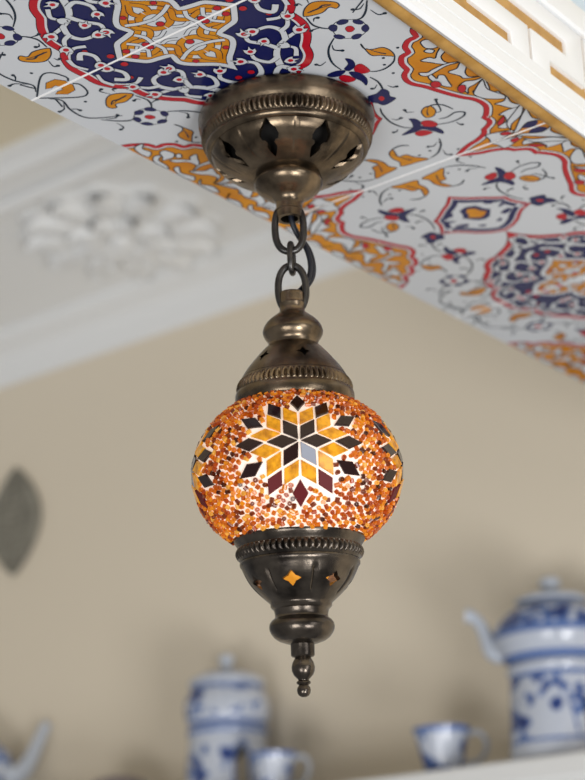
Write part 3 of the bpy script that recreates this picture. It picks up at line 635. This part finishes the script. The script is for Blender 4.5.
for s in STARS:
    V = []; F = []; FM = []
    for cs, kd in RH:
        c0 = sum(cs)/4; dirs = [(c-c0) for c in cs]
        def ins(d): return c0 + d*(1-0.00036*2.6/np.linalg.norm(d)) if np.linalg.norm(d) > 0.004 else c0+d*0.82
        base = [ins(d) for d in dirs]; topc = [c0+(b-c0)*0.93 for b in base]
        if (cs[1]-cs[0])[0]*(cs[2]-cs[1])[1]-(cs[1]-cs[0])[1]*(cs[2]-cs[1])[0] < 0: base.reverse(); topc.reverse()
        o0 = on_globe(s, c0, 0.0); nn = on_globe(s, c0, 0.001)-o0; nn = nn/np.linalg.norm(nn)
        def flat(q, hgt): v = on_globe(s, q, 0.0); return v-nn*((v-o0)@nn)+nn*hgt      # cut glass is flat: lay the face on the tangent plane
        b = len(V); V += [on_globe(s, q, -0.0004) for q in base]+[flat(q, 0.0009) for q in base]+[flat(q, 0.0013) for q in topc]
        for L in (0, 4):
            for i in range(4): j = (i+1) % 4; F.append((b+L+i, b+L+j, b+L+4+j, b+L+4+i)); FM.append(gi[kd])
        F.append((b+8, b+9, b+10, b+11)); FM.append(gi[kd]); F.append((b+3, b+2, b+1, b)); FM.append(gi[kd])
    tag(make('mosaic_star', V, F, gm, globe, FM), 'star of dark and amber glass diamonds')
# seed beads scattered evenly between the stars
def in_diamond(p, cs, pad):
    if (cs[1]-cs[0])[0]*(cs[2]-cs[1])[1]-(cs[1]-cs[0])[1]*(cs[2]-cs[1])[0] < 0: cs = cs[::-1]
    for i in range(4):
        a, b2 = cs[i], cs[(i+1) % 4]; d = b2-a; d = d/np.linalg.norm(d)
        if d[0]*(p[1]-a[1])-d[1]*(p[0]-a[0]) < -pad: return False
    return True
tpl = []; tf = []; ns = 8
for (r, x) in ((1.0, -1), (1.0, 1), (0.42, 1), (0.42, -1)):
    for k in range(ns): a = 2*PI*k/ns; tpl.append((x, r*math.cos(a), r*math.sin(a)))
for g in range(4):
    h2 = (g+1) % 4
    for k in range(ns): tf.append((g*ns+k, g*ns+(k+1) % ns, h2*ns+(k+1) % ns, h2*ns+k))
tpl = np.array(tpl); tf = np.array(tf)
pal = [srgb(192, 96, 8), srgb(168, 74, 4), srgb(210, 126, 16), srgb(112, 42, 4), srgb(66, 22, 3), srgb(220, 156, 60), srgb(156, 60, 6), srgb(198, 112, 24)]
BVs = []; BFs = []; BC = []; NB = 3700; ga = PI*(3-math.sqrt(5)); nb = 0
for i in range(NB):
    zf = 1-2*(i+0.5)/NB; lat = math.asin(zf); lon = ga*i
    lat += rng.normal(0, 0.007); lon += rng.normal(0, 0.007)/max(0.3, math.cos(lat))
    if lat < D(-50) or lat > D(60): continue
    hit = False; ar = (lat-STAR_LAT)*((GA+GB)/2*0.97); ar = ar/0.90 if ar > 0 else ar/0.97
    for s in STARS:
        q = (lon-s+PI) % (2*PI)-PI; pp = np.array((q*GA*max(0.35, 0.5+0.5*math.cos(lat)), ar))
        if np.hypot(*pp) > 3.9*S: continue
        for cs, kd in RH:
            if in_diamond(pp, cs, 0.00075): hit = True; break
        if hit: break
    if hit: continue
    c = ell(lon, lat, 0.0006); n = ell(lon, lat, 0.0016)-c; n /= np.linalg.norm(n)
    t1 = np.cross((0, 0, 1.0), n); t1 /= np.linalg.norm(t1); t2 = np.cross(n, t1); a = rng.uniform(0, PI)
    ax = math.cos(a)*t1+math.sin(a)*t2
    if rng.random() < 0.50: ax = n*0.9+0.35*ax; ax /= np.linalg.norm(ax)
    else: ax = ax+n*rng.normal(0, 0.18); ax /= np.linalg.norm(ax)
    y_ = np.cross(ax, t1 if abs(ax@t1) < 0.8 else t2); y_ /= np.linalg.norm(y_); z_ = np.cross(ax, y_)
    rr = rng.uniform(0.00122, 0.00152); ll = rng.uniform(0.0010, 0.00165)
    BVs.append(c + tpl[:, :1]*ll*ax + tpl[:, 1:2]*rr*y_ + tpl[:, 2:3]*rr*z_); BFs.append(tf+nb*len(tpl)); nb += 1
    BC.append(pal[int(rng.choice(8, p=(.22, .18, .16, .10, .06, .08, .12, .08)))])
bv = np.concatenate(BVs); bf = np.concatenate(BFs)
beads = make('seed_beads', bv.tolist(), bf.tolist(), MB, globe, smooth=True, auto=40)
ca = beads.data.color_attributes.new('bead_colour', 'FLOAT_COLOR', 'POINT')
if len(beads.data.vertices) == len(bv): ca.data.foreach_set('color', np.repeat(np.array(BC), len(tpl), 0).ravel())
tag(beads, 'amber and orange seed beads', kind='stuff')
# the lit bulb inside, seen through the pierced lower cap
lathe('light_bulb', mm([(0, 236.5), (5, 237), (9, 240), (14.5, 246), (18.5, 253), (20, 260), (20, 270), (17, 281), (9, 290), (0, 292)]), MATS['warm_bulb'], lamp, 40)
# the stiff cord makes the body hang a few degrees out of plumb, its foot away from the camera side
PV = Vector((0, 0, zz(418))); TILT = Matrix.Translation(PV) @ Matrix.Rotation(D(5.0), 4, 'Y') @ Matrix.Diagonal((1.0, 1.0, 0.990, 1.0)) @ Matrix.Translation(-PV)
for o in list(lamp.children):
    if o.name.split('.')[0] in ('top_cap', 'bottom_cap', 'glass_globe', 'light_bulb'):
        for q in [o]+list(o.children): q.data.transform(TILT)

# ------------------------------------------------------------------ wall plaque
pq = empty('wall_plaque', (-2.126, WALL, 0.822)); tag(pq, 'pointed oval pewter filigree plaque hanging on the beige wall', 'wall plaque')
def lens(h, w, n=24):
    R1 = []
    for k in range(n+1): t = k/n; R1.append((w*math.sin(PI*t)**0.85, -h+2*h*t))
    return R1+[(-x, z) for x, z in R1[-2:0:-1]]
L0 = lens(0.092, 0.060); n = len(L0); V = [(x, -0.001, z) for x, z in L0]+[(x, -0.006, z) for x, z in L0]
make('plate', V, [tuple(range(n)), tuple(range(n, 2*n))]+[(i, (i+1) % n, n+(i+1) % n, n+i) for i in range(n)], MATS['pewter'], pq)
tube('rim', [(x, -0.006, z) for x, z in lens(0.093, 0.061)], 0.0024, MATS['pewter_dark'], pq, 8, True)
V = []; F = []
for k in range(-5, 6):
    z = k*0.0145; w = 0.060*math.sin(PI*(z+0.092)/0.184)**0.85
    tube_data(cr([(0, -.007, z-0.006), (w*0.4, -.0075, z+0.002), (w*0.7, -.007, z-0.001), (w*0.6, -.007, z-0.007), (w*0.4, -.007, z-0.004)], False, 4), 0.0013, 6, False, V, F)
    tube_data(cr([(0, -.007, z-0.006), (-w*0.4, -.0075, z+0.002), (-w*0.7, -.007, z-0.001), (-w*0.6, -.007, z-0.007), (-w*0.4, -.007, z-0.004)], False, 4), 0.0013, 6, False, V, F)
tube_data([(0, -.007, -0.085), (0, -.007, 0.085)], 0.0015, 6, False, V, F)
make('filigree', V, F, MATS['pewter_dark'], pq, smooth=True)

# ------------------------------------------------------------------ shelf and blue and white china
SH = 0.2905; SF = 1.790
shelf = empty('wall_shelf', (-1.3, WALL, SH)); tag(shelf, 'long white wall shelf carrying the blue and white china', 'shelf')
prof = [(WALL-0.0005, SH), (SF+0.003, SH), (SF, SH-0.003), (SF, SH-0.0245), (SF+0.004, SH-0.0275), (SF+0.004, SH-0.060), (SF+0.010, SH-0.064), (WALL-0.0005, SH-0.064)]
o = extrude_x('board', prof, -3.3, 0.2, MATS['shelf_white']); o.parent = shelf; o.matrix_parent_inverse = Matrix.Translation((1.3, -WALL, -SH))

def china(name, z0, z1, bands, scale=34, thr=0.53, dark=0.61):
    """white porcelain; bands = [(z, mode)] upward from z: 0 plain, 1 blue line, 2 painted flowers"""
    M = bpy.data.materials.new(name); M.use_nodes = True; nt = M.node_tree; p = nt.nodes['Principled BSDF']; N = nt.nodes.new; Lk = nt.links.new
    p.inputs['Roughness'].default_value = 0.16; p.inputs['Coat Weight'].default_value = 0.3
    tc = N('ShaderNodeTexCoord'); sx = N('ShaderNodeSeparateXYZ'); Lk(tc.outputs['Object'], sx.inputs[0])
    mr = N('ShaderNodeMapRange'); mr.inputs[1].default_value = z0; mr.inputs[2].default_value = z1; Lk(sx.outputs['Z'], mr.inputs[0])
    rp = N('ShaderNodeValToRGB'); rp.color_ramp.interpolation = 'CONSTANT'; el = rp.color_ramp.elements
    cols = {0: (0, 0, 0, 1), 1: (1, 0, 0, 1), 2: (0, 1, 0, 1)}
    for i, (z, md) in enumerate(bands):
        x = min(1, max(0, (z-z0)/(z1-z0)))
        q = el[0] if i == 0 else (el[1] if i == 1 else el.new(x)); q.position = x; q.color = cols[md]
    Lk(mr.outputs[0], rp.inputs['Fac']); sp = N('ShaderNodeSeparateColor'); Lk(rp.outputs['Color'], sp.inputs[0])
    n1 = N('ShaderNodeTexNoise'); n1.inputs['Scale'].default_value = scale; n1.inputs['Detail'].default_value = 1.5; Lk(tc.outputs['Object'], n1.inputs['Vector'])
    def gt(v):
        q = N('ShaderNodeMapRange'); q.inputs[1].default_value = v; q.inputs[2].default_value = v+0.03; Lk(n1.outputs['Fac'], q.inputs[0])
        mlt = N('ShaderNodeMath'); mlt.operation = 'MULTIPLY'; Lk(q.outputs[0], mlt.inputs[0]); Lk(sp.outputs[1], mlt.inputs[1]); return mlt
    a = gt(thr); b = gt(dark); mx = N('ShaderNodeMath'); mx.operation = 'MAXIMUM'; Lk(sp.outputs[0], mx.inputs[0]); Lk(a.outputs[0], mx.inputs[1])
    m1 = N('ShaderNodeMix'); m1.data_type = 'RGBA'; m1.inputs[6].default_value = srgb(194, 200, 212); m1.inputs[7].default_value = srgb(92, 118, 172); Lk(mx.outputs[0], m1.inputs[0])
    m2 = N('ShaderNodeMix'); m2.data_type = 'RGBA'; m2.inputs[7].default_value = srgb(36, 54, 116); Lk(m1.outputs[2], m2.inputs[6]); Lk(b.outputs[0], m2.inputs[0])
    Lk(m2.outputs[2], p.inputs['Base Color']); return M
def face_cam(x, y): return math.atan2(-y, -x)
WHITE = MATS['porcelain']
BLUE = mat('cobalt_line', srgb(88, 112, 168), 0.2)

def warmer(x, y, rb, rt, h, opens, M, label, turn=0.0, frame=None):
    t = empty('teapot_warmer', (x, y, SH), face_cam(x, y)+turn); tag(t, label, 'teapot warmer', 'teapot warmers on the shelf')
    w = 0.005
    out = dense([(rb*0.97, 0), (rb*1.03, 0.004), (rb*1.02, 0.014), (rb, 0.018), (rt, h-0.012), (rt*1.05, h-0.008), (rt*1.06, h-0.003), (rt*1.02, h)], 0.006)
    o = lathe('stand_body', out+[(rt*0.8, h), (rt*0.8, h-0.008), (rt-w, h-0.014), (rb-w, 0.010), (rb-w, 0)], M, t, 96, closed=True)
    cuts = []; fr = []
    for ang, s, zlo, zhi in opens:
        oc = [(s, zlo), (s, zlo+(zhi-zlo)*0.55)]+[(s*math.cos(a), zlo+(zhi-zlo)*0.55+(zhi-zlo)*0.45*math.sin(a)) for a in [PI*k/10 for k in range(1, 10)]]+[(-s, zlo+(zhi-zlo)*0.55), (-s, zlo)]
        cuts.append(radial_prism(oc, D(ang), 0.0, 0.012, rb*1.6)); fr.append((oc, ang))
    cut(o, cuts); o.data.materials.clear(); o.data.materials.append(M); o.data.set_sharp_from_angle(angle=D(35))
    for oc, ang in fr:
        V = []; F = []; P = []
        for s, zq in oc:
            s2 = s*1.10+math.copysign(0.001, s); r = rb+(rt-rb)*max(0, min(1, (zq-0.018)/(h-0.03)))+0.0004; s2 = max(-r*0.98, min(r*0.98, s2))
            q = math.sqrt(max(1e-6, r*r-s2*s2)); a = D(ang); P.append((q*math.cos(a)-s2*math.sin(a), q*math.sin(a)+s2*math.cos(a), zq+(0.003 if zq > 0.05 else 0)))
        tube_data(P, 0.0016, 8, False, V, F)
        make('painted_frame', V, F, BLUE, t, smooth=True)
    return t
def teapot(x, y, z, body, M, lid, LM, knob, label, spout, handle, turn=0.0, ribs=0):
    t = empty('teapot', (x, y, z), face_cam(x, y)+turn); tag(t, label, 'teapot', 'blue and white teapots on the shelf')
    d = (lambda th, i, r, zq: -0.0016*abs(math.sin(ribs*th/2)) if (r > 0.04 and ribs) else 0)
    lathe('body', [tuple(p) for p in cr(body, False, 5)], M, t, 96, d)
    l = lathe('lid', [tuple(p) for p in cr(lid, False, 4)], LM, t, 64); lathe('knob', [tuple(p) for p in cr(knob, False, 4)], WHITE, l, 32)
    if spout:
        pts, rad = spout; c = cr(pts, False, 6); n = len(c); rr = np.interp(np.linspace(0, 1, n), np.linspace(0, 1, len(rad)), rad)
        tube('spout', c, list(rr), WHITE, t, 16)
    if handle: tube('handle', cr(handle, False, 6), 0.006, WHITE, t, 12)
    return t
def cup(x, y, r, h, M, label, turn=0.0):
    t = empty('teacup', (x, y, SH), face_cam(x, y)+turn); tag(t, label, 'teacup', 'blue and white teacups on the shelf')
    out = [(0, 0.0), (r*0.56, 0.0), (r*0.60, 0.003), (r*0.66, 0.010), (r*0.76, h*0.45), (r*0.88, h*0.78), (r, h)]
    lathe('bowl', [tuple(p) for p in cr(out[1:], False, 4)]+[(r*0.95, h*0.995), (r*0.82, h*0.75), (r*0.66, h*0.3), (r*0.5, 0.006), (0, 0.006)], M, t, 64)
    hd = [(0, r*0.86, h*0.86), (0, r*1.25, h*0.92), (0, r*1.52, h*0.70), (0, r*1.40, h*0.40), (0, r*1.05, h*0.26), (0, r*0.68, h*0.26)]
    tube('handle', cr(hd, False, 6), 0.0032, WHITE, t, 10)
    return t

# right-hand pot on its warmer
M1 = china('china_warmer', 0, 0.118, [(0, 0), (0.020, 1), (0.024, 2), (0.098, 1), (0.104, 0)], 44, 0.51, 0.58)
warmer(-1.058, 1.868, 0.0620, 0.0575, 0.116, [(89, 0.052, 0.030, 0.088), (-132, 0.024, 0.030, 0.088)], M1, 'blue and white warmer with an arched opening under the round teapot, nearest the right end')
M2 = china('china_pot', 0, 0.09, [(0, 0), (0.003, 1), (0.011, 0), (0.032, 1), (0.041, 2), (0.070, 1), (0.075, 0)], 52, 0.46, 0.57)
teapot(-1.058, 1.868, SH+0.116, [(0.001, 0.0), (0.046, 0.0), (0.056, 0.003), (0.066, 0.012), (0.0735, 0.026), (0.0750, 0.038), (0.071, 0.051), (0.059, 0.065), (0.043, 0.074), (0.035, 0.077), (0.001, 0.078)], M2,
       [(0.001, 0.0785), (0.036, 0.078), (0.044, 0.080), (0.0445, 0.083), (0.034, 0.088), (0.016, 0.092), (0.001, 0.093)], WHITE,
       [(0.001, 0.091), (0.008, 0.092), (0.0075, 0.095), (0.0125, 0.100), (0.0135, 0.105), (0.010, 0.111), (0.001, 0.113)],
       'round blue and white teapot with a low domed lid, largest pot on the shelf',
       ([(0, -0.062, 0.018), (0, -0.076, 0.024), (0, -0.083, 0.044), (0, -0.090, 0.060), (0, -0.099, 0.069), (0, -0.106, 0.071)], [0.012, 0.011, 0.009, 0.0075, 0.008, 0.010]),
       [(0, 0.060, 0.060), (0, 0.090, 0.066), (0, 0.106, 0.044), (0, 0.094, 0.020), (0, 0.062, 0.016)])
M3 = china('china_cup', 0, 0.06, [(0, 0), (0.004, 2), (0.050, 1), (0.056, 1)], 48, 0.52, 0.60)
cup(-1.213, 1.842, 0.0365, 0.0575, M3, 'small blue and white teacup standing alone on the shelf left of the large teapot', D(6))
# middle pot
M4 = china('china_warmer_tall', 0, 0.118, [(0, 0), (0.018, 1), (0.022, 2), (0.088, 0), (0.098, 1), (0.104, 0)], 40, 0.52, 0.60)
warmer(-1.598, 1.884, 0.0600, 0.0540, 0.108, [(20, 0.0105, 0.024, 0.080), (150, 0.022, 0.024, 0.082), (-125, 0.02, 0.024, 0.082)], M4, 'blue and white warmer with a narrow arched opening under the ribbed teapot')
M5 = china('china_ribbed', 0, 0.07, [(0, 1), (0.008, 0), (0.014, 2), (0.052, 1), (0.057, 0)], 46, 0.50, 0.58)
M6 = china('china_lid', 0.04, 0.10, [(0.04, 0), (0.0655, 0), (0.072, 1), (0.077, 2), (0.09, 0)], 50)
teapot(-1.598, 1.884, SH+0.108, [(0.001, 0.0), (0.046, 0.0), (0.054, 0.004), (0.059, 0.014), (0.0605, 0.028), (0.058, 0.042), (0.052, 0.053), (0.048, 0.058), (0.001, 0.059)], M5,
       [(0.001, 0.0595), (0.047, 0.059), (0.053, 0.062), (0.0535, 0.066), (0.046, 0.073), (0.026, 0.080), (0.001, 0.083)], M6,
       [(0.001, 0.081), (0.007, 0.082), (0.0075, 0.088), (0.010, 0.094), (0.0105, 0.101), (0.007, 0.106), (0.001, 0.107)],
       'ribbed blue and white teapot with a wide domed lid below the lamp finial',
       None, [(-0.044, 0.034, 0.044), (-0.062, 0.050, 0.036), (-0.062, 0.050, 0.016), (-0.044, 0.036, 0.010)], ribs=22)
cup(-1.476, 1.834, 0.0310, 0.0560, M3, 'small blue and white teacup standing in front of the ribbed teapot on its warmer', D(-4))
# pot cut by the left edge of the picture
warmer(-2.118, 1.872, 0.0560, 0.0500, 0.080, [(60, 0.020, 0.02, 0.06), (-120, 0.02, 0.02, 0.06)], M1, 'low blue and white warmer under the teapot with the long spout')
teapot(-2.118, 1.872, SH+0.080, [(0.001, 0.0), (0.038, 0.0), (0.048, 0.004), (0.060, 0.016), (0.066, 0.032), (0.062, 0.050), (0.050, 0.062), (0.036, 0.068), (0.001, 0.069)], M2,
       [(0.001, 0.0695), (0.036, 0.069), (0.040, 0.071), (0.034, 0.078), (0.016, 0.083), (0.001, 0.084)], WHITE,
       [(0.001, 0.082), (0.007, 0.083), (0.007, 0.087), (0.011, 0.092), (0.010, 0.098), (0.001, 0.100)],
       'blue and white teapot with a long raised white spout beneath the wall plaque',
       ([(0.01, 0.050, 0.022), (0.012, 0.074, 0.018), (0.012, 0.090, 0.036), (0.012, 0.102, 0.062), (0.012, 0.113, 0.088), (0.012, 0.119, 0.098)], [0.015, 0.016, 0.013, 0.010, 0.0085, 0.008]),
       [(0, -0.058, 0.050), (0, -0.088, 0.054), (0, -0.100, 0.034), (0, -0.060, 0.014)])
# covered bowl whose lid only just rises into view
sb = empty('sugar_bowl', (-1.792, 1.868, SH), face_cam(-1.792, 1.868)); tag(sb, 'low covered bowl with a grey lid between the ribbed teapot and the long spouted teapot', 'bowl')
lathe('bowl', [tuple(p) for p in cr([(0.001, 0), (0.026, 0), (0.034, 0.008), (0.042, 0.022), (0.044, 0.036), (0.042, 0.042), (0.001, 0.043)], False, 4)], M3, sb, 64)
lathe('lid', [tuple(p) for p in cr([(0.001, 0.0432), (0.043, 0.043), (0.045, 0.046), (0.038, 0.055), (0.020, 0.061), (0.001, 0.063)], False, 4)], mat('lid_grey', srgb(120, 108, 112), 0.3), sb, 64)
